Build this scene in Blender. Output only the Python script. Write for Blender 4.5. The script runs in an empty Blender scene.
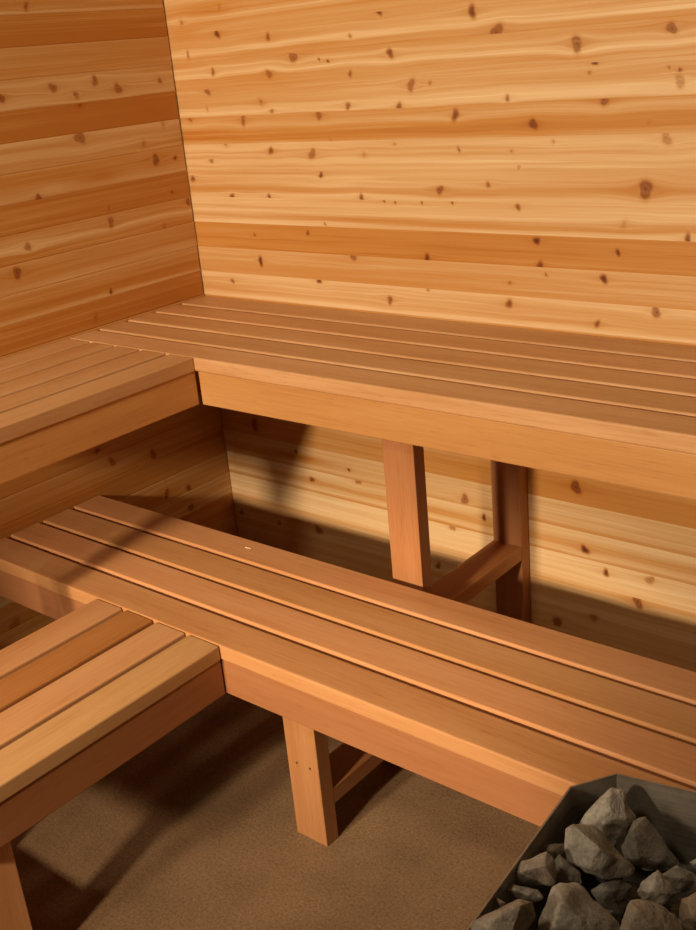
# Cedar sauna corner: two tiers of L-shaped slatted benches, panelled walls, a heater full of stones.
import bpy, bmesh, math, random
import numpy as np
from mathutils import Vector, Matrix, noise
C = bpy.context.scene.collection
rng = random.Random(7)

KNOTS_BACK=[(0.057,1.643,0.0146,0.45),(0.186,1.606,0.0099,0.90),(0.366,1.585,0.0082,0.70),(0.065,1.562,0.0088,0.60),(0.444,1.533,0.0133,0.80),(0.556,1.517,0.0039,1.00),(0.528,1.523,0.0033,0.90),(0.622,1.484,0.0077,0.70),(0.153,1.514,0.0086,0.70),(0.356,1.498,0.0109,0.70),(0.121,1.468,0.0101,0.80),(0.317,1.432,0.0110,0.50),(0.352,1.408,0.0082,0.60),(0.039,1.398,0.0103,0.60),(0.244,1.389,0.0112,0.70),(0.511,1.392,0.0105,0.80),(0.607,1.411,0.0090,0.70),(0.166,1.329,0.0100,0.50),(0.333,1.309,0.0096,0.80),(0.476,1.299,0.0106,0.80),(0.543,1.330,0.0092,0.35),(0.631,1.568,0.0064,0.60),(0.206,1.669,0.0085,0.50),(0.112,1.422,0.0058,0.50),(0.723,1.613,0.0088,0.85),(0.975,1.592,0.0095,0.90),(1.035,1.546,0.0152,0.90),(0.746,1.523,0.0099,0.85),(0.800,1.450,0.0135,0.80),(0.854,1.452,0.0049,0.60),(1.057,1.410,0.0081,0.70),(0.762,1.403,0.0099,0.80),(0.919,1.380,0.0096,0.85),(1.119,1.355,0.0103,1.10),(0.741,1.320,0.0062,0.55),(0.924,1.304,0.0060,0.70),(1.063,1.300,0.0058,0.55),(0.645,1.295,0.0064,0.50),(1.427,1.524,0.0119,0.90),(1.225,1.510,0.0146,0.90),(1.265,1.471,0.0056,1.10),(1.253,1.452,0.0045,0.60),(1.447,1.426,0.0140,0.60),(1.423,1.453,0.0032,0.80),(1.446,1.447,0.0043,0.80),(1.285,1.400,0.0122,0.90),(1.167,1.318,0.0068,0.45),(1.421,1.320,0.0152,0.60),(1.384,1.351,0.0055,0.35),(0.103,1.285,0.0087,0.60),(0.017,1.236,0.0089,0.80),(0.499,1.247,0.0079,1.00),(0.166,1.188,0.0086,0.90),(0.309,1.188,0.0083,0.90),(0.626,1.191,0.0077,0.90),(0.434,1.098,0.0081,0.70),(0.236,1.086,0.0057,0.60),(0.497,1.123,0.0053,0.60),(0.247,1.014,0.0099,1.05),(0.582,1.044,0.0105,0.85),(0.125,0.950,0.0073,0.70),(0.457,0.971,0.0081,1.00),(0.865,1.213,0.0110,0.95),(0.999,1.226,0.0071,0.70),(1.081,1.265,0.0047,0.60),(0.696,1.185,0.0032,0.90),(0.730,1.182,0.0031,0.90),(0.811,1.183,0.0037,0.90),(0.898,1.185,0.0042,0.90),(1.075,1.178,0.0070,0.80),(1.121,1.104,0.0093,1.00),(0.816,1.049,0.0087,0.90),(1.047,1.004,0.0060,0.60),(1.044,0.954,0.0096,0.80),(0.692,0.937,0.0103,1.00),(0.813,0.971,0.0050,0.70),(1.128,1.048,0.0093,0.80),(1.379,1.220,0.0187,0.95),(1.331,1.146,0.0112,0.35),(1.318,1.086,0.0056,1.10),(1.285,1.028,0.0091,1.10),(1.406,0.964,0.0112,1.00),(1.269,0.926,0.0069,0.80),(1.471,1.122,0.0087,0.90),(1.144,1.028,0.0035,0.80),(0.531,0.405,0.0127,0.90),(0.890,0.422,0.0131,0.90),(0.947,0.382,0.0079,1.10),(0.846,0.331,0.0107,0.80),(1.212,0.520,0.0147,1.20),(1.235,0.359,0.0100,1.10),(1.291,0.310,0.0100,1.20),(1.403,0.320,0.0123,0.70),(1.373,0.254,0.0162,1.20),(1.155,0.130,0.0158,1.10),(0.790,0.201,0.0097,0.90),(1.258,0.176,0.0129,0.70),(0.140,0.513,0.0182,1.20),(0.300,0.453,0.0074,0.80),(0.352,0.375,0.0088,0.90),(0.499,0.433,0.0057,0.90),(0.192,0.194,0.0124,0.80),(0.029,0.196,0.0128,0.80),(0.357,0.212,0.0150,1.00)]
KNOTS_LEFT=[(0.440,1.703,0.0095,0.60),(0.405,1.515,0.0123,0.80),(0.339,1.492,0.0110,0.70),(0.273,1.521,0.0126,0.80),(0.202,1.496,0.0128,0.80),(0.055,1.504,0.0088,0.60),(0.558,1.505,0.0119,0.90),(0.332,1.467,0.0111,0.50),(0.350,1.389,0.0152,0.80),(0.144,1.349,0.0130,0.40),(0.066,1.393,0.0132,0.40),(0.110,1.303,0.0131,0.90),(0.040,1.299,0.0074,0.80),(0.506,1.262,0.0107,1.00),(0.069,1.210,0.0059,0.60),(0.296,1.203,0.0070,0.50),(0.297,1.166,0.0126,0.70),(0.565,1.151,0.0120,0.80),(0.015,1.174,0.0119,0.80),(0.116,1.118,0.0117,0.45),(0.609,1.095,0.0146,0.90),(0.336,0.986,0.0056,1.20),(0.399,0.931,0.0112,0.45),(0.286,0.493,0.0148,0.90),(0.432,0.523,0.0115,0.80),(0.474,0.571,0.0085,0.80),(0.174,0.345,0.0123,0.90),(0.259,0.361,0.0106,0.90),(0.176,0.282,0.0124,0.90),(0.830,0.199,0.0197,0.60)]
EXPOSURE = 0.0
WALL_RAMP = [(0, (.80, .59, .345)), (.25, (.71, .475, .24)), (.5, (.62, .355, .145)), (.75, (.56, .265, .068)), (1, (.48, .19, .036))]
BENCH_RAMP = [(.15, (.68, .43, .235)), (.45, (.60, .345, .165)), (.75, (.49, .25, .10))]
FLOOR_COL = [(.20, .125, .068), (.285, .18, .10)]
TOP_U = [(1, 1, .98), (1.03, 1.0, .98), (1.02, 1, .96), (1, 1, .98), (1.1, 1.1, 1.12)]
TOP_UL = [(1.02, 1, .95)]*5
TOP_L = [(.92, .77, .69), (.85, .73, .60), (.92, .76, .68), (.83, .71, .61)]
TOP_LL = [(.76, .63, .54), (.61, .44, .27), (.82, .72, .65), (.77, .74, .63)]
T_APRON_U = (.93, .81, .57); T_APRON_UL = (1.05, .90, .62); T_APRON_L = (.55, .40, .34); T_APRON_LL = (.52, .36, .27)  # lower-left apron tint is darkened to stand in for its shade
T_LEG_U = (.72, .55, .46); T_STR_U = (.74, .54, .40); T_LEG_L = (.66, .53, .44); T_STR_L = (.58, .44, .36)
CHIP = (.622, -.534, .4489)
WARM = (1, .77, .52)
LAMPS = [('showroom_wall_spot', (.92, -3.85, 1.80), 450, .12, WARM, (.90, 0, 1.12), 52, .7),
         ('showroom_floor_spot', (1.45, -3.85, 1.85), 370, .10, WARM, (1.02, -1.25, 0), 34, .4),
         ('bench_top_fill', (1.1, -2.6, 3.0), 75, .2, WARM)]  # the high point light is an added fill that brightens the bench tops
WORLD_COL = (1, .58, .3); WORLD_STR = .05
_g = 'stones heaped in the heater'
STONES = []
FILL = []
def _s(x, y, z, r, seed, label, tint, pts):
    STONES.append(((x, y, z), (r*1.1, r*1.1, r*1.1), seed, label, (0, 0, 0), tint, _g, pts))
_s(1.8368,-1.0800,0.5889,0.0324,1,'tall pointed grey stone against the back corner of the heater',1.15,[(-0.86,-0.91,-0.04),(-0.48,-0.22,0.66),(-0.13,0.33,1.12),(0.18,0.57,1.05),(0.73,0.49,-0.01),(0.66,0.21,-0.42),(0.64,0.09,-0.63),(0.28,-0.39,-0.95),(-0.41,-0.71,-0.41),(0.24,-0.35,0.70),(-0.04,-0.27,1.04),(0.67,-0.18,0.16),(-0.22,-0.91,0.26),(-0.79,-0.04,-0.53),(-0.33,0.75,0.20),(0.21,0.85,-0.51),(0.15,0.59,-0.91),(-0.51,0.09,-0.77)])
_s(1.8811,-1.0685,0.5526,0.0333,2,'wedge-shaped grey stone leaning near the heater back wall, right of the pointed one',1.05,[(-0.51,-0.02,1.06),(-0.19,0.32,1.17),(0.32,0.29,0.28),(1.11,0.51,-0.63),(0.85,0.22,-0.74),(0.09,-0.40,-0.65),(-0.51,-0.67,-0.17),(-0.69,-0.64,0.19),(-0.21,-0.58,1.13),(0.10,-0.79,0.22),(0.45,-0.33,-0.04),(-0.55,0.53,0.15),(-0.03,0.73,-0.34),(0.31,0.69,-0.99),(-0.55,0.13,-0.63)])
_s(1.8511,-1.1566,0.5979,0.0376,3,'tilted oblong stone with a pale left face and dark right face',1.0,[(-0.77,-0.40,0.83),(-0.62,-0.21,0.96),(-0.03,0.20,0.75),(0.62,0.43,0.09),(1.11,0.56,-0.49),(1.06,0.39,-0.71),(0.58,-0.05,-0.77),(-0.05,-0.45,-0.47),(-0.50,-0.66,-0.13),(-0.73,-0.52,0.53),(0.48,-0.46,0.68),(0.25,-0.75,0.08),(-0.38,-0.47,1.14),(-0.74,0.26,0.00),(-0.27,0.65,-0.05),(0.45,0.87,-0.83),(0.11,0.49,-1.01),(-0.57,0.10,-0.60)])
_s(1.8097,-1.2287,0.5997,0.0236,4,'lumpy two-lobed stone beside the left rim of the heater',(1.1, 1.0, 0.95),[(-0.81,-0.87,0.06),(-0.69,-0.52,0.53),(-0.26,-0.03,0.76),(0.37,0.63,0.97),(0.76,0.70,0.44),(0.97,0.42,-0.46),(0.78,0.19,-0.59),(0.09,-0.35,-0.44),(-0.45,-0.80,-0.42),(-0.17,-0.88,0.62),(0.60,-0.13,0.77),(0.17,-0.28,0.22),(-0.79,-0.06,-0.48),(-0.44,0.47,-0.04),(0.20,0.93,-0.24),(0.21,0.60,-0.89),(-0.56,-0.02,-0.78)])
_s(1.8290,-1.1859,0.5730,0.0187,5,'small upright stone squeezed between the lumpy stone and the tilted oblong one',1.05,[(-0.67,-0.28,0.99),(-0.45,0.08,1.32),(0.71,0.47,0.11),(0.95,0.36,-0.49),(0.43,-0.20,-0.69),(-0.20,-0.68,-0.56),(-0.46,-0.49,0.24),(0.23,-0.49,0.59),(0.55,-0.39,0.11),(-0.69,0.31,0.11),(0.17,0.78,-0.44),(-0.01,0.36,-0.94),(-0.57,0.18,-0.36)])
_s(1.8139,-1.2573,0.5910,0.0163,6,'small flat grey stone lying just below the lumpy two-lobed stone',1.1,[(-1.00,-0.80,0.40),(-0.74,-0.38,0.77),(0.59,0.53,0.28),(1.08,0.65,-0.29),(0.64,0.15,-0.53),(-0.16,-0.44,-0.32),(-0.21,-0.77,0.79),(0.51,-0.32,0.43),(-0.91,-0.02,-0.29),(0.08,0.81,-0.37),(0.12,0.58,-0.88)])
_s(1.8340,-1.3349,0.6219,0.0315,7,'flat-topped stone at the bottom left end of the heap, by the rim',(1.1, 1.03, 1.0),[(-0.75,-0.71,0.21),(-0.59,-0.49,0.36),(0.26,0.45,0.73),(0.65,0.75,0.66),(0.80,0.64,0.20),(0.70,0.30,-0.28),(0.53,-0.07,-0.71),(-0.58,-0.92,-0.47),(-0.73,-0.87,-0.12),(0.63,0.08,1.04),(0.54,-0.39,0.29),(0.02,-0.65,0.68),(-0.78,-0.00,-0.42),(-0.14,0.73,-0.10),(0.20,0.85,-0.43),(0.02,0.40,-1.01),(-0.77,-0.10,-0.64)])
_s(1.8759,-1.2553,0.5910,0.0440,8,'largest pale grey stone, at the bottom centre of the heap',1.12,[(-0.44,-0.18,0.76),(-0.27,0.01,0.84),(-0.13,0.13,0.85),(0.02,0.24,0.81),(0.32,0.31,0.44),(0.93,0.54,-0.14),(1.10,0.52,-0.49),(1.06,0.27,-0.90),(-0.34,-0.83,-0.66),(-0.58,-0.94,-0.47),(-0.56,-0.72,-0.06),(0.03,-0.54,0.93),(-0.00,-0.86,0.37),(0.37,-0.45,0.53),(-0.53,0.38,-0.07),(-0.33,0.58,-0.01),(-0.04,0.70,-0.27),(0.46,0.83,-0.86),(-0.46,-0.03,-0.97),(-0.61,0.04,-0.59)])
_s(1.8764,-1.1544,0.5422,0.0219,9,'dark rounded stone in the hollow below the tilted oblong one',0.62,[(-0.86,-0.80,0.47),(-0.46,-0.28,0.78),(0.28,0.38,0.79),(0.76,0.61,0.44),(0.80,0.30,-0.22),(0.60,-0.25,-0.94),(-0.33,-0.78,-0.39),(0.17,-0.61,0.74),(-0.76,-0.00,-0.22),(-0.04,0.73,-0.02),(0.28,0.69,-0.66),(-0.43,0.01,-0.76)])
_s(1.9289,-1.1480,0.5726,0.0206,10,'squarish pale stone standing on a corner, below the wedge-shaped one',1.15,[(-0.04,0.34,1.12),(0.45,0.47,0.55),(1.03,0.59,-0.19),(0.47,-0.19,-0.75),(-0.35,-0.78,-0.50),(-0.74,-0.80,0.11),(-0.61,-0.51,0.46),(0.12,-0.67,0.55),(0.61,-0.28,0.21),(-0.26,0.73,0.17),(0.41,0.89,-0.65),(-0.45,0.03,-0.84),(-0.62,0.20,-0.24)])
_s(1.9528,-1.2152,0.5871,0.0327,11,'brownish stone with ribbed faces at the bottom edge, right of the largest one',(1.0, 0.92, 0.85),[(-0.61,-0.24,0.88),(-0.33,0.00,0.88),(0.12,0.29,0.67),(0.58,0.54,0.37),(0.89,0.52,-0.18),(0.83,0.20,-0.70),(0.15,-0.52,-0.94),(-0.53,-0.92,-0.55),(-0.71,-0.64,0.27),(-0.16,-0.67,0.95),(0.36,-0.56,0.55),(0.64,-0.23,0.17),(-0.61,0.37,-0.01),(-0.15,0.70,-0.14),(0.34,0.85,-0.68),(-0.13,0.19,-1.16),(-0.67,0.11,-0.39)])
_s(1.9351,-1.0823,0.5374,0.0203,12,'low grey stone at the right edge behind the squarish one',0.85,[(-0.97,-0.83,0.59),(-0.32,-0.04,1.00),(0.48,0.44,0.58),(0.96,0.54,-0.02),(0.87,0.19,-0.55),(0.15,-0.46,-0.58),(-0.49,-0.75,-0.07),(0.17,-0.60,0.77),(-0.80,0.00,-0.15),(0.11,0.80,-0.15),(0.35,0.65,-0.86),(-0.50,0.06,-0.56)])
_s(1.8058,-1.2982,0.6061,0.0058,13,'tiny pinkish chip of stone by the left rim',(1.15, 0.95, 0.85),[(-0.91,-0.49,1.11),(-0.34,-0.12,0.85),(0.78,0.44,0.03),(0.72,0.03,-0.66),(0.19,-0.41,-0.60),(0.41,-0.50,0.49),(-0.86,0.15,0.17),(0.19,0.72,-0.50),(-0.18,0.19,-0.89)])
_s(1.8054,-1.1676,0.5835,0.0154,14,'half-hidden dark brown stone behind the lumpy two-lobed stone',(0.75, 0.68, 0.6),[(-0.93,-0.91,0.28),(-0.64,-0.43,0.69),(0.43,0.48,0.66),(0.91,0.60,0.07),(0.74,0.16,-0.49),(0.02,-0.53,-0.60),(0.12,-0.67,0.62),(-0.85,-0.08,-0.33),(0.00,0.79,-0.09),(0.20,0.59,-0.81)])
_s(1.9380,-1.0328,0.5283,0.0113,15,'little stone at the right edge under the heater back wall',1.1,[(-0.84,-0.80,0.39),(-0.33,-0.15,0.77),(0.54,0.54,0.63),(1.07,0.45,-0.44),(0.10,-0.51,-0.63),(0.14,-0.71,0.54),(-0.71,0.05,-0.26),(0.16,0.89,-0.11),(-0.12,0.24,-0.89)])
_s(1.9860,-1.1558,0.5709,0.0285,16,'dark brown stone in the bottom right corner of the photo',(0.8, 0.68, 0.58),[(-0.58,-0.38,0.79),(-0.17,0.09,0.99),(0.39,0.52,0.89),(0.80,0.40,-0.02),(0.71,-0.12,-0.88),(-0.08,-0.77,-0.79),(-0.49,-0.73,-0.02),(0.15,-0.65,0.69),(-0.55,0.28,-0.04),(0.06,0.85,0.02),(0.27,0.45,-1.09),(-0.50,0.06,-0.55)])

# ------------------------------------------------------------------ render settings
sc = bpy.context.scene
sc.view_settings.view_transform = 'Standard'
sc.view_settings.look = 'None'
sc.view_settings.gamma = 1.0
sc.view_settings.exposure = EXPOSURE
sc.view_settings.use_curve_mapping = False

# ------------------------------------------------------------------ material helpers
def new_mat(name):
    m = bpy.data.materials.new(name); m.use_nodes = True
    nt = m.node_tree; nt.nodes.clear()
    out = nt.nodes.new('ShaderNodeOutputMaterial'); b = nt.nodes.new('ShaderNodeBsdfPrincipled')
    nt.links.new(b.outputs[0], out.inputs[0])
    return m, nt, b
def nd(nt, typ, **kw):
    n = nt.nodes.new(typ)
    for k, v in kw.items(): setattr(n, k, v)
    return n
def ramp(nt, stops, fac, interp='LINEAR'):
    r = nd(nt, 'ShaderNodeValToRGB'); r.color_ramp.interpolation = interp
    e = r.color_ramp.elements
    while len(e) < len(stops): e.new(0.5)
    for el, (p, c) in zip(e, stops):
        el.position = p; el.color = (*c, 1) if len(c) == 3 else c
    nt.links.new(fac, r.inputs[0]); return r
def math_(nt, op, a, b=None, c=None):
    n = nd(nt, 'ShaderNodeMath', operation=op)
    for i, v in enumerate((a, b, c)):
        if v is None: continue
        if isinstance(v, (int, float)): n.inputs[i].default_value = v
        else: nt.links.new(v, n.inputs[i])
    return n.outputs[0]
def mapping(nt, vec, scale):
    n = nd(nt, 'ShaderNodeMapping'); n.inputs['Scale'].default_value = scale
    nt.links.new(vec, n.inputs[0]); return n.outputs[0]
def noise_(nt, vec, scale, detail=3, rough=.55, dist=0):
    n = nd(nt, 'ShaderNodeTexNoise'); nt.links.new(vec, n.inputs['Vector'])
    n.inputs['Scale'].default_value = scale; n.inputs['Detail'].default_value = detail
    n.inputs['Roughness'].default_value = rough; n.inputs['Distortion'].default_value = dist
    return n.outputs['Fac']
def mixc(nt, blend, fac, a, b):
    n = nd(nt, 'ShaderNodeMix', data_type='RGBA', blend_type=blend)
    for s, v in ((n.inputs[0], fac), (n.inputs[6], a), (n.inputs[7], b)):
        if isinstance(v, (int, float)): s.default_value = v
        elif isinstance(v, tuple): s.default_value = (*v, 1)
        else: nt.links.new(v, s)
    return n.outputs[2]

# knotty cedar wall: reads grain position, tone and knots stored on the boards by the builder below
def wall_wood():
    m, nt, b = new_mat('knotty_cedar')
    g = nd(nt, 'ShaderNodeAttribute', attribute_name='grain').outputs['Vector']
    tone = nd(nt, 'ShaderNodeAttribute', attribute_name='tone').outputs['Fac']
    knot = nd(nt, 'ShaderNodeAttribute', attribute_name='knot').outputs['Fac']
    n1 = noise_(nt, mapping(nt, g, (1.2, 1, 60)), 1, 5, .62)
    n2 = noise_(nt, mapping(nt, g, (4, 1, 190)), 1, 3, .6)
    t = math_(nt, 'ADD', tone, math_(nt, 'MULTIPLY', math_(nt, 'SUBTRACT', n1, .5), .6))
    t = math_(nt, 'ADD', t, math_(nt, 'MULTIPLY', math_(nt, 'SUBTRACT', n2, .5), .3))
    n3 = noise_(nt, mapping(nt, g, (.9, 1, 95)), 1, 2, .5)
    line = ramp(nt, [(.56, (0, 0, 0)), (.60, (1, 1, 1)), (.66, (.6, .6, .6)), (.70, (0, 0, 0))], n3).outputs[0]
    t = math_(nt, 'SUBTRACT', t, math_(nt, 'MULTIPLY', line, .16))
    n4 = noise_(nt, mapping(nt, g, (1.1, 2.3, 120)), 1, 2, .5)
    dark = ramp(nt, [(.60, (0, 0, 0)), (.64, (1, 1, 1)), (.70, (0, 0, 0))], n4).outputs[0]
    t = math_(nt, 'ADD', t, math_(nt, 'MULTIPLY', dark, .14))
    col = ramp(nt, WALL_RAMP, t).outputs[0]
    kc = ramp(nt, [(0, (1, 1, 1)), (.22, (.88, .77, .64)), (.5, (.60, .43, .31)), (.8, (.36, .21, .13)), (1, (.20, .105, .06))], knot).outputs[0]
    col = mixc(nt, 'MULTIPLY', 1.0, col, kc)
    nt.links.new(col, b.inputs['Base Color'])
    b.inputs['Roughness'].default_value = .55; b.inputs['Specular IOR Level'].default_value = .25
    bp = nd(nt, 'ShaderNodeBump'); bp.inputs['Strength'].default_value = .12; bp.inputs['Distance'].default_value = .002
    nt.links.new(n1, bp.inputs['Height']); nt.links.new(bp.outputs[0], b.inputs['Normal'])
    return m

# clear planed cedar of the benches: grain runs along each board's own X axis
def bench_wood():
    m, nt, b = new_mat('clear_cedar')
    tc = nd(nt, 'ShaderNodeTexCoord').outputs['Object']
    oi = nd(nt, 'ShaderNodeObjectInfo')
    off = nd(nt, 'ShaderNodeCombineXYZ')
    r = oi.outputs['Random']
    nt.links.new(math_(nt, 'MULTIPLY', r, 37.0), off.inputs[0]); nt.links.new(math_(nt, 'MULTIPLY', r, 91.0), off.inputs[1]); nt.links.new(math_(nt, 'MULTIPLY', r, 53.0), off.inputs[2])
    v = nd(nt, 'ShaderNodeVectorMath', operation='ADD'); nt.links.new(tc, v.inputs[0]); nt.links.new(off.outputs[0], v.inputs[1]); v = v.outputs[0]
    big = noise_(nt, mapping(nt, v, (1.6, 13, 13)), 1, 2, .5)
    # growth rings cut by the board: distance field bent by slow noise, so some boards show arches
    wv = nd(nt, 'ShaderNodeTexWave', wave_type='BANDS', bands_direction='Y', wave_profile='SIN')
    nt.links.new(mapping(nt, v, (.55, 5.5, 5.5)), wv.inputs['Vector'])
    wv.inputs['Scale'].default_value = 4.0; wv.inputs['Distortion'].default_value = 5.0
    wv.inputs['Detail'].default_value = 2.0; wv.inputs['Detail Scale'].default_value = 1.1
    fine = noise_(nt, mapping(nt, v, (9, 330, 330)), 1, 3, .65)
    t = math_(nt, 'ADD', math_(nt, 'MULTIPLY', big, .75), math_(nt, 'MULTIPLY', wv.outputs['Fac'], .05))
    t = math_(nt, 'ADD', t, math_(nt, 'MULTIPLY', math_(nt, 'SUBTRACT', fine, .5), .42))
    fleck = noise_(nt, mapping(nt, v, (22, 210, 210)), 1, 2, .5)
    fk = ramp(nt, [(.60, (0, 0, 0)), (.70, (1, 1, 1))], fleck).outputs[0]
    t = math_(nt, 'ADD', t, math_(nt, 'MULTIPLY', fk, .14))
    arch = noise_(nt, mapping(nt, v, (2.4, 55, 55)), 1, 2, .5, .8)
    ak = ramp(nt, [(.50, (0, 0, 0)), (.57, (1, 1, 1)), (.64, (0, 0, 0))], arch).outputs[0]
    t = math_(nt, 'ADD', t, math_(nt, 'MULTIPLY', ak, .09))
    col = ramp(nt, BENCH_RAMP, t).outputs[0]
    col = mixc(nt, 'MULTIPLY', 1.0, col, oi.outputs['Color'])
    nt.links.new(col, b.inputs['Base Color'])
    b.inputs['Roughness'].default_value = .5; b.inputs['Specular IOR Level'].default_value = .3
    bp = nd(nt, 'ShaderNodeBump'); bp.inputs['Strength'].default_value = .1; bp.inputs['Distance'].default_value = .001
    nt.links.new(fine, bp.inputs['Height']); nt.links.new(bp.outputs[0], b.inputs['Normal'])
    return m

def concrete():
    m, nt, b = new_mat('brown_concrete')
    tc = nd(nt, 'ShaderNodeTexCoord').outputs['Object']
    a = noise_(nt, tc, 5, 4, .6); s = noise_(nt, tc, 170, 3, .7); f = noise_(nt, mapping(nt, tc, (1, 1, 1)), 420, 2, .6)
    col = ramp(nt, [(.3, FLOOR_COL[0]), (.7, FLOOR_COL[1])], a).outputs[0]
    col = mixc(nt, 'MULTIPLY', 1.0, col, ramp(nt, [(.28, (.55, .52, .5)), (.5, (.95, .95, .95)), (.75, (1.25, 1.25, 1.2))], s).outputs[0])
    col = mixc(nt, 'MULTIPLY', .6, col, ramp(nt, [(.35, (.6, .6, .6)), (.65, (1.2, 1.2, 1.2))], f).outputs[0])
    nt.links.new(col, b.inputs['Base Color']); b.inputs['Roughness'].default_value = .8; b.inputs['Specular IOR Level'].default_value = .2
    bp = nd(nt, 'ShaderNodeBump'); bp.inputs['Strength'].default_value = .35; bp.inputs['Distance'].default_value = .003
    nt.links.new(s, bp.inputs['Height']); nt.links.new(bp.outputs[0], b.inputs['Normal'])
    return m

def stone():
    m, nt, b = new_mat('grey_stone')
    tc = nd(nt, 'ShaderNodeTexCoord').outputs['Object']
    oi = nd(nt, 'ShaderNodeObjectInfo')
    ad = nd(nt, 'ShaderNodeVectorMath', operation='ADD'); nt.links.new(tc, ad.inputs[0])
    cx = nd(nt, 'ShaderNodeCombineXYZ'); nt.links.new(math_(nt, 'MULTIPLY', oi.outputs['Random'], 40.0), cx.inputs[0]); nt.links.new(cx.outputs[0], ad.inputs[1])
    v = ad.outputs[0]
    a = noise_(nt, v, 28, 5, .65, .6); s = noise_(nt, v, 190, 4, .7)
    col = ramp(nt, [(.3, (.22, .205, .175)), (.5, (.36, .34, .295)), (.7, (.50, .47, .415))], a).outputs[0]
    col = mixc(nt, 'MULTIPLY', 1.0, col, ramp(nt, [(.3, (.72, .72, .72)), (.6, (1.08, 1.08, 1.08))], s).outputs[0])
    col = mixc(nt, 'MULTIPLY', 1.0, col, oi.outputs['Color'])
    nt.links.new(col, b.inputs['Base Color']); b.inputs['Roughness'].default_value = .85; b.inputs['Specular IOR Level'].default_value = .2
    bp = nd(nt, 'ShaderNodeBump'); bp.inputs['Strength'].default_value = .5; bp.inputs['Distance'].default_value = .004
    nt.links.new(s, bp.inputs['Height']); nt.links.new(bp.outputs[0], b.inputs['Normal'])
    return m

def steel(name, col, rough):
    m, nt, b = new_mat(name)
    tc = nd(nt, 'ShaderNodeTexCoord').outputs['Object']
    a = noise_(nt, mapping(nt, tc, (4, 4, 260)), 1, 3, .6); d = noise_(nt, tc, 22, 4, .6)
    c = ramp(nt, [(.3, tuple(x*.8 for x in col)), (.7, tuple(min(1, x*1.15) for x in col))], a).outputs[0]
    c = mixc(nt, 'MULTIPLY', .7, c, ramp(nt, [(.35, (.6, .58, .55)), (.65, (1.05, 1.05, 1.05))], d).outputs[0])
    nt.links.new(c, b.inputs['Base Color']); b.inputs['Metallic'].default_value = .75
    nt.links.new(math_(nt, 'ADD', math_(nt, 'MULTIPLY', d, .2), rough - .1), b.inputs['Roughness'])
    return m

def plain(name, col, rough=.6):
    m, nt, b = new_mat(name)
    tc = nd(nt, 'ShaderNodeTexCoord').outputs['Object']
    a = noise_(nt, tc, 60, 3, .6)
    c = ramp(nt, [(.3, tuple(x*.85 for x in col)), (.7, tuple(min(1, x*1.1) for x in col))], a).outputs[0]
    nt.links.new(c, b.inputs['Base Color']); b.inputs['Roughness'].default_value = rough
    return m

M_WALL = wall_wood(); M_BENCH = bench_wood(); M_FLOOR = concrete(); M_STONE = stone()
M_STEEL = steel('brushed_steel', (.48, .44, .385), .5)
M_PLUG = plain('dark_hole', (.10, .045, .02)); M_CHIP = plain('fresh_chip', (.85, .66, .42))
M_ELEMENT = steel('heating_element_metal', (.12, .11, .10), .6)

# ------------------------------------------------------------------ object helpers
def link(name, bm, mat, parent=None, smooth=False):
    me = bpy.data.meshes.new(name); bm.to_mesh(me); bm.free()
    o = bpy.data.objects.new(name, me); C.objects.link(o)
    me.materials.append(mat)
    if smooth:
        for p in me.polygons: p.use_smooth = True
    if parent: o.parent = parent
    return o
def empty(name, loc, label, cat, group=None, rz=0):
    o = bpy.data.objects.new(name, None); C.objects.link(o)
    o.location = loc; o.rotation_euler = (0, 0, rz); o.empty_display_size = .1
    o['label'] = label; o['category'] = cat
    if group: o['group'] = group
    return o
def box_bm(lx, ly, lz, bev=.0035, segs=3):
    bm = bmesh.new(); bmesh.ops.create_cube(bm, size=1)
    bmesh.ops.scale(bm, vec=(lx, ly, lz), verts=bm.verts)
    if bev: bmesh.ops.bevel(bm, geom=bm.edges[:], offset=bev, segments=segs, affect='EDGES', profile=.5)
    return bm
def board(name, parent, x0, x1, d0, d1, z0, z1, along='x', tint=(1, 1, 1), bev=.0042):
    """a wooden board; its own local X follows the grain. d is the distance out from the back wall (y = -d)."""
    cx, cy, cz = (x0+x1)/2, -(d0+d1)/2, (z0+z1)/2
    lx, ly, lz = x1-x0, d1-d0, z1-z0
    if along == 'x': bm = box_bm(lx, ly, lz, bev); rot = (0, 0, 0)
    elif along == 'y': bm = box_bm(ly, lx, lz, bev); rot = (0, 0, math.pi/2)
    else: bm = box_bm(lz, ly, lx, bev); rot = (0, math.pi/2, 0)
    o = link(name, bm, M_BENCH, None, False)
    o.parent = parent
    o.location = Vector((cx, cy, cz)) - parent.location; o.rotation_euler = rot
    o.color = (*tint, 1)
    return o

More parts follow.
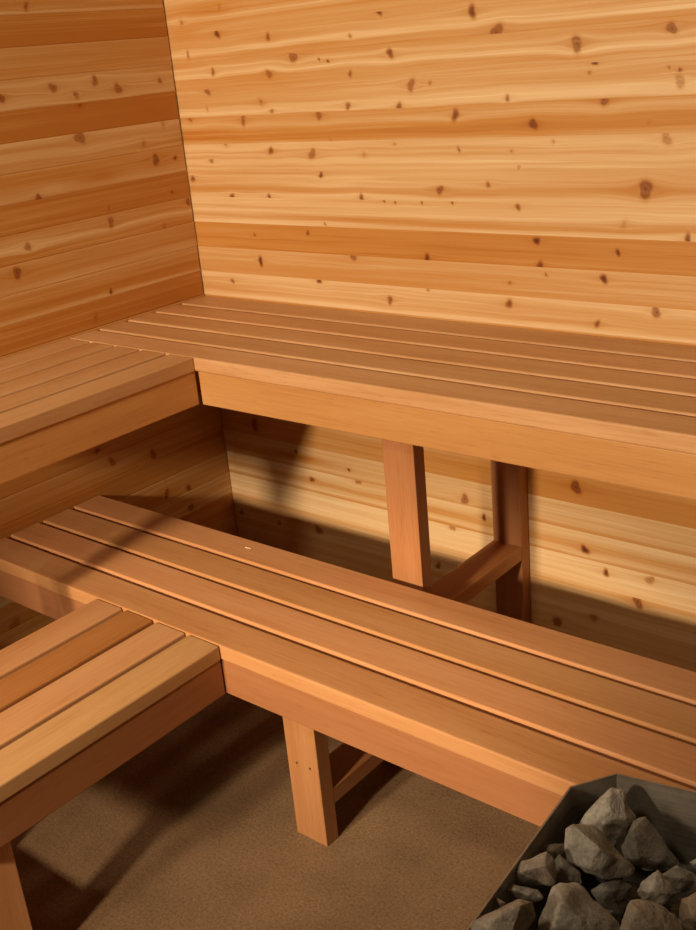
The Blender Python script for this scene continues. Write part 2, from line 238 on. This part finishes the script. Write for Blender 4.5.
# ------------------------------------------------------------------ panelled walls
GROOVE = {'wall_back': .0003, 'wall_left': .0016}
PITCH = .0711; ZTOP = 2.1119 - .08 + .0711*0
SEAM0 = 1.836 - .08          # a seam near the top of the photograph
def smooth_noise(x, seed, f):
    """slow 1-D wander"""
    r = np.random.RandomState(seed); a = 0
    for k in range(4):
        a = a + np.sin(x*f*(1+k*.9)+r.rand()*6.28)*r.rand()/(1+k*.7)
    return a
def panel_wall(name, length, knots, planks, blotches, fine_to, seed, top=2.05):
    # coordinates along the wall and up it
    s = np.unique(np.concatenate([np.arange(0, fine_to, .0042), np.arange(fine_to, length+.02, .02)]))
    s[-1] = length
    zs, depth, pid = [], [], []
    k0 = int(math.floor((SEAM0-top)/PITCH))
    k = k0; rows = []
    while True:
        zt = SEAM0 - k*PITCH; zb = zt - PITCH
        if zt <= 0.001: break
        n = 19
        for z, dp in [(zt-.0005, GROOVE[name]), (zt-.0015, GROOVE[name]*.25), (zt-.003, 0)] + [(zt-.003-(PITCH-.006)*i/n, 0) for i in range(1, n)] + [(zb+.003, 0), (zb+.0015, GROOVE[name]*.25), (zb+.0006, GROOVE[name])]:
            if 0 <= z <= top: rows.append((z, dp, k))
        k += 1
    rows.insert(0, (min(top, rows[0][0]+.002), 0, rows[0][2])); rows.append((0, 0, rows[-1][2]))
    zz = np.array([r[0] for r in rows]); dp = np.array([r[1] for r in rows]); pk = np.array([r[2] for r in rows])
    S, Z = np.meshgrid(s, zz); D = np.repeat(dp[:, None], len(s), 1); K = np.repeat(pk[:, None], len(s), 1)
    if name == 'wall_left':         # the board ends stop a few millimetres short of the corner, each a little differently
        kr = np.random.RandomState(4).uniform(.0025, .0065, 200)
        S = S.copy(); first = kr[K[:, 0] + 60]
        for c in range(4): S[:, c] = first + (S[:, 4]-first)*c/4
    else: S = S.copy(); S[:, 0] = -.045
    warp = np.zeros_like(S); knot = np.zeros_like(S)
    kk = list(knots)
    r = np.random.RandomState(seed)
    for i in range(int(length*14)):     # the stretch of wall beyond the photographed part has knots as well
        a = r.uniform(fine_to, length); kk.append((a, r.uniform(.05, top), r.uniform(.005, .014), r.uniform(.5, 1)))
    for i, (a, z0, rad, dark) in enumerate(kk):
        rr = np.random.RandomState(i+seed*100)
        big = 1.12 if dark >= .8 else 1.0; rz = big*rad*rr.uniform(.85, 1.3); rs = big*rad*rr.uniform(.7, 1.05); tilt = rr.uniform(-.45, .45)
        win = (np.abs(S-a) < .22) & (np.abs(Z-z0) < .06)
        u = (S[win]-a); v = (Z[win]-z0)
        kid = int(math.floor((SEAM0-z0)/PITCH))
        same = (K[win] == kid)
        R2 = (u/2.6)**2 + v**2
        R = max(rad, .004)
        warp[win] += -v * (R*.85)**2 / (R2 + .35*R*R) * same * np.exp(-(u/.09)**2) * min(1, dark+.2)
        uu = u*math.cos(tilt)+v*math.sin(tilt); vv = -u*math.sin(tilt)+v*math.cos(tilt)
        ang = np.arctan2(vv, uu)
        wob = 1 + .18*np.sin(2*ang+rr.rand()*6) + .12*np.sin(3*ang+rr.rand()*6)
        q = np.sqrt((uu/rs)**2 + (vv/rz)**2)/wob
        core = np.clip(1.45 - q, 0, 1.2)/1.2; core = core*core*(3-2*core) * min(dark, 1.05)
        if dark < .6: core *= .75 + .25*np.sin(q*7)
        elif rad > .010: core *= .8 + .2*np.cos(q*9)
        # dark feathers running out of the knot along the grain
        wing = .30*min(dark, 1)*np.exp(-(np.abs(u)/(rs*2.6))**1.3)*np.exp(-(v/(rz*.55))**2)
        knot[win] = np.maximum(knot[win], np.maximum(core, wing) * same)
    Zw = Z + warp
    tone = np.full_like(S, .5)
    for k in np.unique(pk):
        row = K == k
        zt = SEAM0 - k*PITCH
        prof = planks.get(int(k))
        if prof is None:
            rr = np.random.RandomState(900+seed*50+int(k)); base = rr.choice([.3, .42, .55, .7, .85])
            prof = [(0, base+.05)] + [(p, base+rr.uniform(-.18, .18)) for p in (.25, .45, .65, .85)] + [(1, base-.05)]
        wand = .06*smooth_noise(S[row], seed*31+int(k), 2.1) + .014*smooth_noise(S[row], seed*71+int(k), 8.0)
        v = (zt - Zw[row])/PITCH
        edge = np.clip(np.minimum(v, 1-v)*5, 0, 1)          # the board edges are straight, the grain inside wanders
        v = np.clip(v + wand*edge, 0, 1)
        tone[row] = np.interp(v, [p for p, _ in prof], [t for _, t in prof]) + .07*smooth_noise(S[row], seed*13+int(k), 1.5)
    if name == 'wall_left': tone = .56 + (tone-.5)*.9
    for (a, z0, rs, rz, amt) in blotches:
        tone += amt*np.exp(-((S-a)/rs)**2-((Zw-z0)/rz)**2)
    nz, ns = S.shape
    if name == 'wall_back': co = np.stack([S, D, Z], -1)
    else: co = np.stack([-D, -S, Z], -1)
    co = co.reshape(-1, 3)
    idx = np.arange(nz*ns).reshape(nz, ns)
    a, b, c, d = idx[:-1, :-1], idx[1:, :-1], idx[1:, 1:], idx[:-1, 1:]
    q = np.stack([a, b, c, d], -1).reshape(-1, 4)
    if name != 'wall_back': q = q[:, ::-1]
    # a thick back so the wall is a solid slab
    base = len(co)
    t = .04
    e0 = -.045 if name == 'wall_back' else .008
    lim = [(e0, 0), (length, 0), (length, top), (e0, top)]
    bk = np.array([[x, t, z] if name == 'wall_back' else [-t, -x, z] for x, z in lim], float)
    fr = [idx[-1, 0], idx[-1, -1], idx[0, -1], idx[0, 0]]
    co = np.vstack([co, bk])
    extra = [[base, base+3, base+2, base+1]] + [[int(fr[i]), base+i, base+(i+1) % 4, int(fr[(i+1) % 4])] for i in range(4)]
    faces = q.tolist() + extra
    me = bpy.data.meshes.new(name); me.from_pydata(co.tolist(), [], faces); me.update()
    n = len(co)
    def put(nm, arr, kind):
        at = me.attributes.new(nm, kind, 'POINT')
        at.data.foreach_set('vector' if kind == 'FLOAT_VECTOR' else 'value', np.ascontiguousarray(arr, dtype=np.float32).ravel())
    pad = lambda A: np.concatenate([A.ravel(), np.zeros(4)])
    gx = S + 7.3*np.sin(K*12.9898)      # every board is another piece of timber
    put('grain', np.stack([pad(gx), pad(K*1.7), pad(Zw + .5*np.sin(K*4.1))], -1), 'FLOAT_VECTOR')
    put('tone', pad(tone), 'FLOAT'); put('knot', pad(np.clip(knot, 0, 1)), 'FLOAT')
    me.materials.append(M_WALL)
    o = bpy.data.objects.new(name, me); C.objects.link(o); o['kind'] = 'structure'
    return o

# tone across each board, top to bottom: 0 = pale sapwood, 1 = deep orange heartwood (board 0 tops at SEAM0)
BACK = {
    0: [(0, .5), (.3, .35), (.5, .6), (.8, .35), (1, .5)],
    1: [(0, .6), (.25, .72), (.45, .35), (.6, .62), (.8, .5), (1, .55)],
    2: [(0, .60), (.2, .55), (.35, .45), (.5, .5), (.62, .22), (.72, .18), (.8, .62), (1, .66)],
    3: [(0, .66), (.15, .58), (.3, .4), (.38, .5), (.5, .22), (.58, .25), (.66, .62), (.85, .55), (1, .58)],
    4: [(0, .5), (.2, .46), (.42, .48), (.6, .52), (.66, .20), (.9, .10), (.97, .3), (1, .7)],
    5: [(0, .78), (.12, .62), (.24, .40), (.36, .55), (.48, .85), (.85, .92), (.95, .6), (1, .5)],
    6: [(0, .34), (.2, .18), (.28, .42), (.36, .20), (.48, .45), (.55, .2), (.7, .15), (.8, .42), (.88, .2), (1, .32)],
    7: [(0, .45), (.2, .42), (.35, .38), (.5, .42), (.62, .68), (.74, .60), (.86, .25), (1, .25)],
    8: [(0, .25), (.2, .20), (.45, .24), (.56, .30), (.64, .55), (.78, .5), (.88, .14), (1, .14)],
    9: [(0, .80), (.25, .74), (.5, .82), (.8, .72), (.92, .8), (1, .85)],
    10: [(0, .42), (.2, .5), (.45, .58), (.6, .52), (.8, .64), (1, .64)],
    11: [(0, .14), (.14, .2), (.3, .42), (.5, .38), (.65, .48), (.85, .3), (1, .12)],
    16: [(0, .5), (.5, .5), (.85, .15), (1, .1)],
    17: [(0, .62), (.2, .75), (.6, .82), (.9, .7), (1, .7)],
    18: [(0, .22), (.3, .35), (.6, .42), (.85, .35), (.92, .6), (1, .6)],
    19: [(0, .15), (.15, .15), (.35, .45), (.55, .68), (.66, .3), (.8, .16), (.9, .6), (1, .75)],
    20: [(0, .12), (.3, .14), (.7, .16), (.9, .2), (1, .3)],
    21: [(0, .5), (.3, .4), (.7, .5), (1, .3)],
    22: [(0, .3), (.2, .6), (.5, .5), (1, .6)],
}
LEFT = {
    0: [(0, .6), (.5, .75), (.8, .7), (.9, .35), (1, .3)],
    1: [(0, .85), (.3, .85), (.6, .95), (1, 1.05)],
    2: [(0, .62), (.3, .58), (.6, .62), (1, .66)],
    3: [(0, .48), (.3, .38), (.5, .45), (.75, .28), (.88, .22), (.95, .5), (1, .6)],
    4: [(0, .95), (.4, .92), (.7, 1.02), (1, .95)],
    5: [(0, .3), (.12, .25), (.3, .5), (.45, .3), (.6, .42), (.8, .55), (1, .5)],
    6: [(0, .62), (.3, .6), (.55, .58), (.75, .38), (.9, .28), (1, .42)],
    7: [(0, .92), (.3, .88), (.6, .8), (.8, .9), (1, .85)],
    8: [(0, .72), (.3, .52), (.42, .3), (.56, .36), (.7, .8), (1, .85)],
    9: [(0, .42), (.3, .55), (.6, .58), (.78, .34), (.9, .28), (1, .32)],
    10: [(0, .40), (.15, .55), (.5, .78), (.8, .78), (.9, .3), (1, .25)],
    11: [(0, .85), (.3, .82), (.7, .95), (1, 1.0)],
    15: [(0, .9), (1, .95)], 16: [(0, .75), (.5, .6), (1, .8)], 17: [(0, .7), (.5, .75), (1, .8)], 18: [(0, .9), (1, .85)],
    19: [(0, .6), (.5, .7), (1, .7)],
}
BLOT_BACK = [(.31, .44, .10, .010, .6), (.12, .425, .10, .014, .5), (.6, .40, .12, .006, .35), (.15, 1.67, .12, .02, .25), (.06, 1.61, .06, .02, .15)]
BLOT_LEFT = [(.30, 1.285, .06, .012, .2), (.45, 1.28, .06, .012, -.2)]
panel_wall('wall_back', 2.75, KNOTS_BACK, BACK, BLOT_BACK, 1.62, 3)
panel_wall('wall_left', 1.75, KNOTS_LEFT, LEFT, BLOT_LEFT, .95, 5)

bm = bmesh.new(); bmesh.ops.create_cube(bm, size=1)
bmesh.ops.scale(bm, vec=(7, 7, .1), verts=bm.verts); bmesh.ops.translate(bm, vec=(2.9, -3.45, -.05), verts=bm.verts)
fl = link('floor', bm, M_FLOOR); fl['kind'] = 'structure'

# ------------------------------------------------------------------ benches
HU, HL, T = .8993, .4482, .0345
W = .0885
XEND = 2.45
AP = .0836
def leg_pair(parent, x0, x1, f0, f1, r0, r1, ztop, s0, s1, tint, stint, ztop_rear=None):
    """legs facing the room (planes of constant d) and the flat stretcher between them"""
    fl_ = board('leg', parent, x0, x1, f0, f1, 0, ztop, 'z', tint, .002)
    board('leg', parent, x0, x1, r0, r1, 0, ztop_rear or ztop, 'z', tint, .002)
    board('stretcher', parent, x0, x1, r1, f0, s0, s1, 'y', stint, .002)
    return fl_
def leg_pair_side(parent, d0, d1, f0, f1, r0, r1, ztop, s0, s1, tint, stint, ztop_rear=None):
    board('leg', parent, f0, f1, d0, d1, 0, ztop, 'z', tint, .002)
    board('leg', parent, r0, r1, d0, d1, 0, ztop_rear or ztop, 'z', tint, .002)
    board('stretcher', parent, r1, f0, d0, d1, s0, s1, 'x', stint, .002)

# upper bench along the back wall
D = .4988; L = .4844
ub = empty('sauna_bench', (1.2, -D/2, 0), 'upper-tier cedar bench running along the bright back wall', 'bench')
fr = [.0988, .1988, .2988, .3988, .4988]
ut = [(.97, .95, .93), (1, 1, 1), (1.02, 1, .96), (.97, .97, .98), (1, 1.02, 1.0)]
for i, f in enumerate(fr):
    board('slat', ub, .002, XEND, .002 if i == 0 else f-.0852, f, HU-T, HU, 'x', TOP_U[i])
board('apron', ub, L+.0035, XEND, D-.042, D-.004, HU-T-AP, HU-T, 'x', T_APRON_U, .003)
board('ledger', ub, .002, XEND, .002, .039, HU-T-AP, HU-T, 'x', (.95, .9, .9))
for x in (1.0, 2.1):
    leg_pair(ub, x-.002, x+.081, D-.080, D-.042, .002, .039, HU-T, .309, .3465, T_LEG_U, T_STR_U, HU-T-AP)

# upper bench along the left wall
UE = 1.36
ul = empty('sauna_bench', (L/2, -(D+UE)/2, 0), 'upper-tier cedar bench along the darker left wall, at the left edge', 'bench')
fx = [.0912, .1895, .2878, .3861, .4844]
for i, f in enumerate(fx):
    board('slat', ul, .002 if i == 0 else f-.083, f, D+.0008, UE, HU-T, HU, 'y', TOP_UL[i], .003)
board('apron', ul, L-.042, L-.004, D-.003, UE, HU-T-AP, HU-T, 'y', T_APRON_UL, .003)
board('ledger', ul, .002, .039, D+.01, UE-.001, HU-T-AP, HU-T, 'y', (.95, .9, .9))
leg_pair_side(ul, UE-.165, UE-.081, L-.080, L-.042, .002, .039, HU-T, .309, .3465, (.9, .8, .75), (.9, .8, .75), HU-T-AP)

# lower bench in front of the upper one, parallel to the back wall
B0 = .4966; PL = .1016; DL = B0+W+3*PL
lb = empty('sauna_bench', (1.2, -(B0+DL)/2, 0), 'lower-tier cedar bench below the back upper bench, reaching behind the heater', 'bench')
for i in range(4):
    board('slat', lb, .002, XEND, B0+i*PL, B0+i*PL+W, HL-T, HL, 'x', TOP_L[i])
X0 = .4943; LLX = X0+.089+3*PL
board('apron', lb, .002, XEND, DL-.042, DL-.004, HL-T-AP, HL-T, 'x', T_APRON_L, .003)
board('ledger', lb, .002, XEND, B0+.043, B0+.081, HL-T-AP, HL-T, 'x', (.9, .8, .75))
for x in (1.0, 2.1):
    lg = leg_pair(lb, x-.002, x+.0825, DL-.080, DL-.042, B0+.004, B0+.042, HL-T, .087, .125, T_LEG_L, T_STR_L)
    if x == 1.0:
        for hx, hz in ((1.024, .190), (1.060, .190)):       # two screw holes low on the front leg
            bm = bmesh.new(); bmesh.ops.create_cone(bm, segments=14, radius1=.0028, radius2=.0028, depth=.003, cap_ends=True)
            h = link('screw_hole', bm, M_PLUG); h.parent = lg
            h.matrix_parent_inverse = Matrix()
            h.matrix_local = (Matrix.Translation(lg.location + lb.location) @ lg.rotation_euler.to_matrix().to_4x4()).inverted() @ (Matrix.Translation((hx, -(DL-.042)+.0008, hz)) @ Matrix.Rotation(math.pi/2, 4, 'X'))
            h['label'] = 'small dark screw hole'

# lower bench on the left
LE = 1.515
ll = empty('sauna_bench', ((X0+LLX)/2, -(DL+LE)/2, 0), 'short lower-tier cedar bench at bottom left, butted against the other lower bench', 'bench')
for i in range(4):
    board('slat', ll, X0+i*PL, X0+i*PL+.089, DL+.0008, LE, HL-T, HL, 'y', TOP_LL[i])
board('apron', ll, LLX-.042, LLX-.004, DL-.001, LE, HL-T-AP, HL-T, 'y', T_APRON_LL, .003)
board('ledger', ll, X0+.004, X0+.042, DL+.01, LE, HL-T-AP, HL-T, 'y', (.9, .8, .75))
board('apron', ll, X0+.043, LLX-.043, LE-.036, LE-.001, HL-T-AP, HL-T, 'x', T_APRON_LL, .003)  # unseen end board, added so its shadow cuts off the lit floor patch
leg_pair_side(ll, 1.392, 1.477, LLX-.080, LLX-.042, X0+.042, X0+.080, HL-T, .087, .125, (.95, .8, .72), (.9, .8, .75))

# a pale splinter lying on the rear slat of the lower bench
bm = bmesh.new(); bmesh.ops.create_cube(bm, size=1)
bmesh.ops.scale(bm, vec=(.016, .0038, .0015), verts=bm.verts)
for v in bm.verts:
    if v.co.x > 0: v.co.y *= .35; v.co.z *= .5
ch = link('wood_chip', bm, M_CHIP); ch.location = CHIP; ch.rotation_euler = (0, 0, .12)
ch['label'] = 'tiny pale wood splinter lying on the rear slat of the lower bench'; ch['category'] = 'splinter'

# ------------------------------------------------------------------ heater
HZ = .62
he = empty('sauna_heater', (1.977, -1.20, 0), 'open-topped steel sauna heater full of grey stones, bottom right corner', 'heater')
RIM = [(1.782, -1.087), (1.820, -1.030), (2.095, -.975), (2.150, -1.013), (2.172, -1.305), (2.134, -1.362), (1.868, -1.424), (1.8045, -1.386)]
HC = Vector((1.977, -1.20))
def octo(inset=0.0):
    """plan of the heater about its centre, corners cut; inset moves every side inwards"""
    P = [Vector(p)-HC for p in RIM]
    if not inset: return [tuple(p) for p in P]
    out = []
    for i in range(8):
        a, b, c = P[i-1], P[i], P[(i+1) % 8]
        n1 = Vector(((b-a).y, -(b-a).x)).normalized(); n2 = Vector(((c-b).y, -(c-b).x)).normalized()
        m = (n1+n2); out.append(tuple(b + m*(inset/(1+n1.dot(n2)))))
    return out
def shell(z0, z1, t, floor_z=None):
    """thin folded sheet wall with an inner face, optionally with a floor"""
    bm = bmesh.new(); po, pi = octo(), octo(t)
    ring = lambda P, z: [bm.verts.new((x, y, z)) for x, y in P]
    a, b, c, d = ring(po, z0), ring(po, z1), ring(pi, z1), ring(pi, z0)
    for i in range(8):
        j = (i+1) % 8
        for p, q in ((a, b), (b, c), (c, d), (d, a)):
            bm.faces.new((p[i], q[i], q[j], p[j]))
    bmesh.ops.recalc_face_normals(bm, faces=bm.faces[:])
    return bm
def plate(z, t, inset):
    bm = bmesh.new(); P = octo(inset)
    a = [bm.verts.new((x, y, z)) for x, y in P]; b = [bm.verts.new((x, y, z+t)) for x, y in P]
    bm.faces.new(a); bm.faces.new(b[::-1])
    for i in range(8): bm.faces.new((a[i], b[i], b[(i+1) % 8], a[(i+1) % 8]))
    bmesh.ops.recalc_face_normals(bm, faces=bm.faces[:]); return bm
link('casing', shell(.10, HZ, .0024), M_STEEL, he)
TRAY = .475
link('stone_tray', plate(TRAY-.003, .003, .0024), M_ELEMENT, he)
link('bottom_plate', plate(.10, .003, .0024), M_STEEL, he)
for fx_, fy_ in ((-.12, .12), (.12, .15), (-.10, -.15), (.13, -.12)):
    bm = bmesh.new(); bmesh.ops.create_cone(bm, segments=20, radius1=.018, radius2=.014, depth=.10, cap_ends=True)
    f = link('foot', bm, M_ELEMENT, he); f.location = (fx_, fy_, .05)

# ------------------------------------------------------------------ stones
def rock_mesh(seed, sx, sy, sz, flat=.0, pts=None):
    """an angular broken stone: the hull of a few points, edges worn, surface roughened"""
    r = random.Random(seed); bm = bmesh.new()
    if pts:
        for p in pts: bm.verts.new(p)
    else:
        for i in range(11):
            while True:
                v = Vector((r.uniform(-1, 1), r.uniform(-1, 1), r.uniform(-1, 1)))
                if .3 < v.length < 1: break
            v.normalize(); v *= r.uniform(.86, 1.1); bm.verts.new(v)
    res = bmesh.ops.convex_hull(bm, input=bm.verts[:])
    bmesh.ops.delete(bm, geom=[v for v in bm.verts if not v.link_faces], context='VERTS')
    bmesh.ops.dissolve_limit(bm, angle_limit=.16, verts=bm.verts[:], edges=bm.edges[:])
    bmesh.ops.bevel(bm, geom=bm.edges[:], offset=.06, segments=2, affect='EDGES', profile=.6, clamp_overlap=True)
    bmesh.ops.triangulate(bm, faces=bm.faces[:])
    for it in range(3):
        long = [e for e in bm.edges if e.calc_length() > (.5, .3, .2)[it]]
        if long: bmesh.ops.subdivide_edges(bm, edges=long, cuts=1)
        bmesh.ops.triangulate(bm, faces=[f for f in bm.faces if len(f.verts) > 3])
    off = Vector((r.uniform(0, 50), r.uniform(0, 50), r.uniform(0, 50)))
    for v in bm.verts:
        n = v.co.normalized()
        v.co += n*(noise.noise(v.co*2.0+off)*.09 + noise.noise(v.co*6+off)*.035)
        v.co = Vector((v.co.x*sx, v.co.y*sy, v.co.z*sz))
    bmesh.ops.recalc_face_normals(bm, faces=bm.faces[:])
    return bm
def add_stone(loc, size, seed, label, rot, tint=1.0, group='stones heaped in the heater', pts=None):
    o = link('sauna_stone', rock_mesh(seed, size[0], size[1], size[2], pts=pts), M_STONE, None, True)
    o.data.set_sharp_from_angle(angle=math.radians(32))
    o.location = loc; o.rotation_euler = rot
    if isinstance(tint, tuple): o.color = (*tint, 1)
    else: o.color = (tint, tint, tint, 1)
    o['label'] = label; o['category'] = 'stone'; o['group'] = group
    return o
for st in STONES: add_stone(*st)
# the lower layer the visible stones rest on, and the stones on the near side of the heap
lay = random.Random(11); spots = []
for gy in range(6):
    for gx in range(6):
        x = 1.835 + gx*.058 + (gy % 2)*.025 + lay.uniform(-.006, .006); y = -1.362 + gy*.062 + lay.uniform(-.006, .006)
        P = [Vector(p) for p in RIM]; inside = True
        for i in range(8):
            a, b = P[i], P[(i+1) % 8]; n = Vector(((b-a).y, -(b-a).x)).normalized()
            if (Vector((x, y))-a).dot(n) < .041: inside = False
        if inside: spots.append((x, y))
for i, (x, y) in enumerate(spots):
    add_stone((x, y, TRAY+.034), (.031, .029, .027), 300+i, 'dark grey stone in the lower layer, under the other stones of the heap', (lay.uniform(0, .3), lay.uniform(0, .3), lay.uniform(0, 6)), .75, 'lower layer of stones in the heater')
for i, (x, y, r) in enumerate([(1.95, -1.33, .036), (2.03, -1.285, .037), (2.10, -1.23, .034), (2.09, -1.315, .034), (2.045, -1.20, .034), (2.045, -1.115, .034), (2.105, -1.155, .03), (2.035, -1.045, .032), (2.10, -1.07, .03), (1.875, -1.345, .034)]):
    add_stone((x, y, TRAY+.088), (r*1.1, r, r*.85), 500+i, 'rough grey stone of the heap on the right-hand side of the heater', (lay.uniform(-.4, .4), lay.uniform(-.4, .4), lay.uniform(0, 6)), lay.uniform(.85, 1.1), 'stones on the right side of the heater')

# ------------------------------------------------------------------ light
def lamp(name, loc, watts, radius, col, aim=None, size=None, blend=.6):
    l = bpy.data.lights.new(name, 'SPOT' if aim else 'POINT'); l.energy = watts; l.color = col; l.shadow_soft_size = radius
    o = bpy.data.objects.new(name, l); C.objects.link(o); o.location = loc
    if aim:
        o.rotation_euler = (Vector(aim)-Vector(loc)).to_track_quat('-Z', 'Y').to_euler()
        l.spot_size = math.radians(size); l.spot_blend = blend
    return o
for lp in LAMPS: lamp(*lp)
w = bpy.data.worlds.new('showroom'); sc.world = w; w.use_nodes = True
bg = w.node_tree.nodes['Background']; bg.inputs[0].default_value = (*WORLD_COL, 1); bg.inputs[1].default_value = WORLD_STR

# ------------------------------------------------------------------ camera
cam = bpy.data.cameras.new('camera'); co = bpy.data.objects.new('camera', cam); C.objects.link(co)
cam.sensor_fit = 'VERTICAL'; cam.sensor_height = 24.0; cam.lens = 1062.04/930*24.0
r_ = Vector((0.77160544, 0.62997154, -0.08809595)); u_ = Vector((-0.16851069, 0.33598303, 0.92667122)); f_ = Vector((-0.61337524, 0.70017945, -0.36540328))
m = Matrix((r_, u_, -f_)).transposed().to_4x4(); m.translation = (2.34141, -2.10513, 1.54611)
co.matrix_world = m
cam.clip_start = .05
sc.camera = co
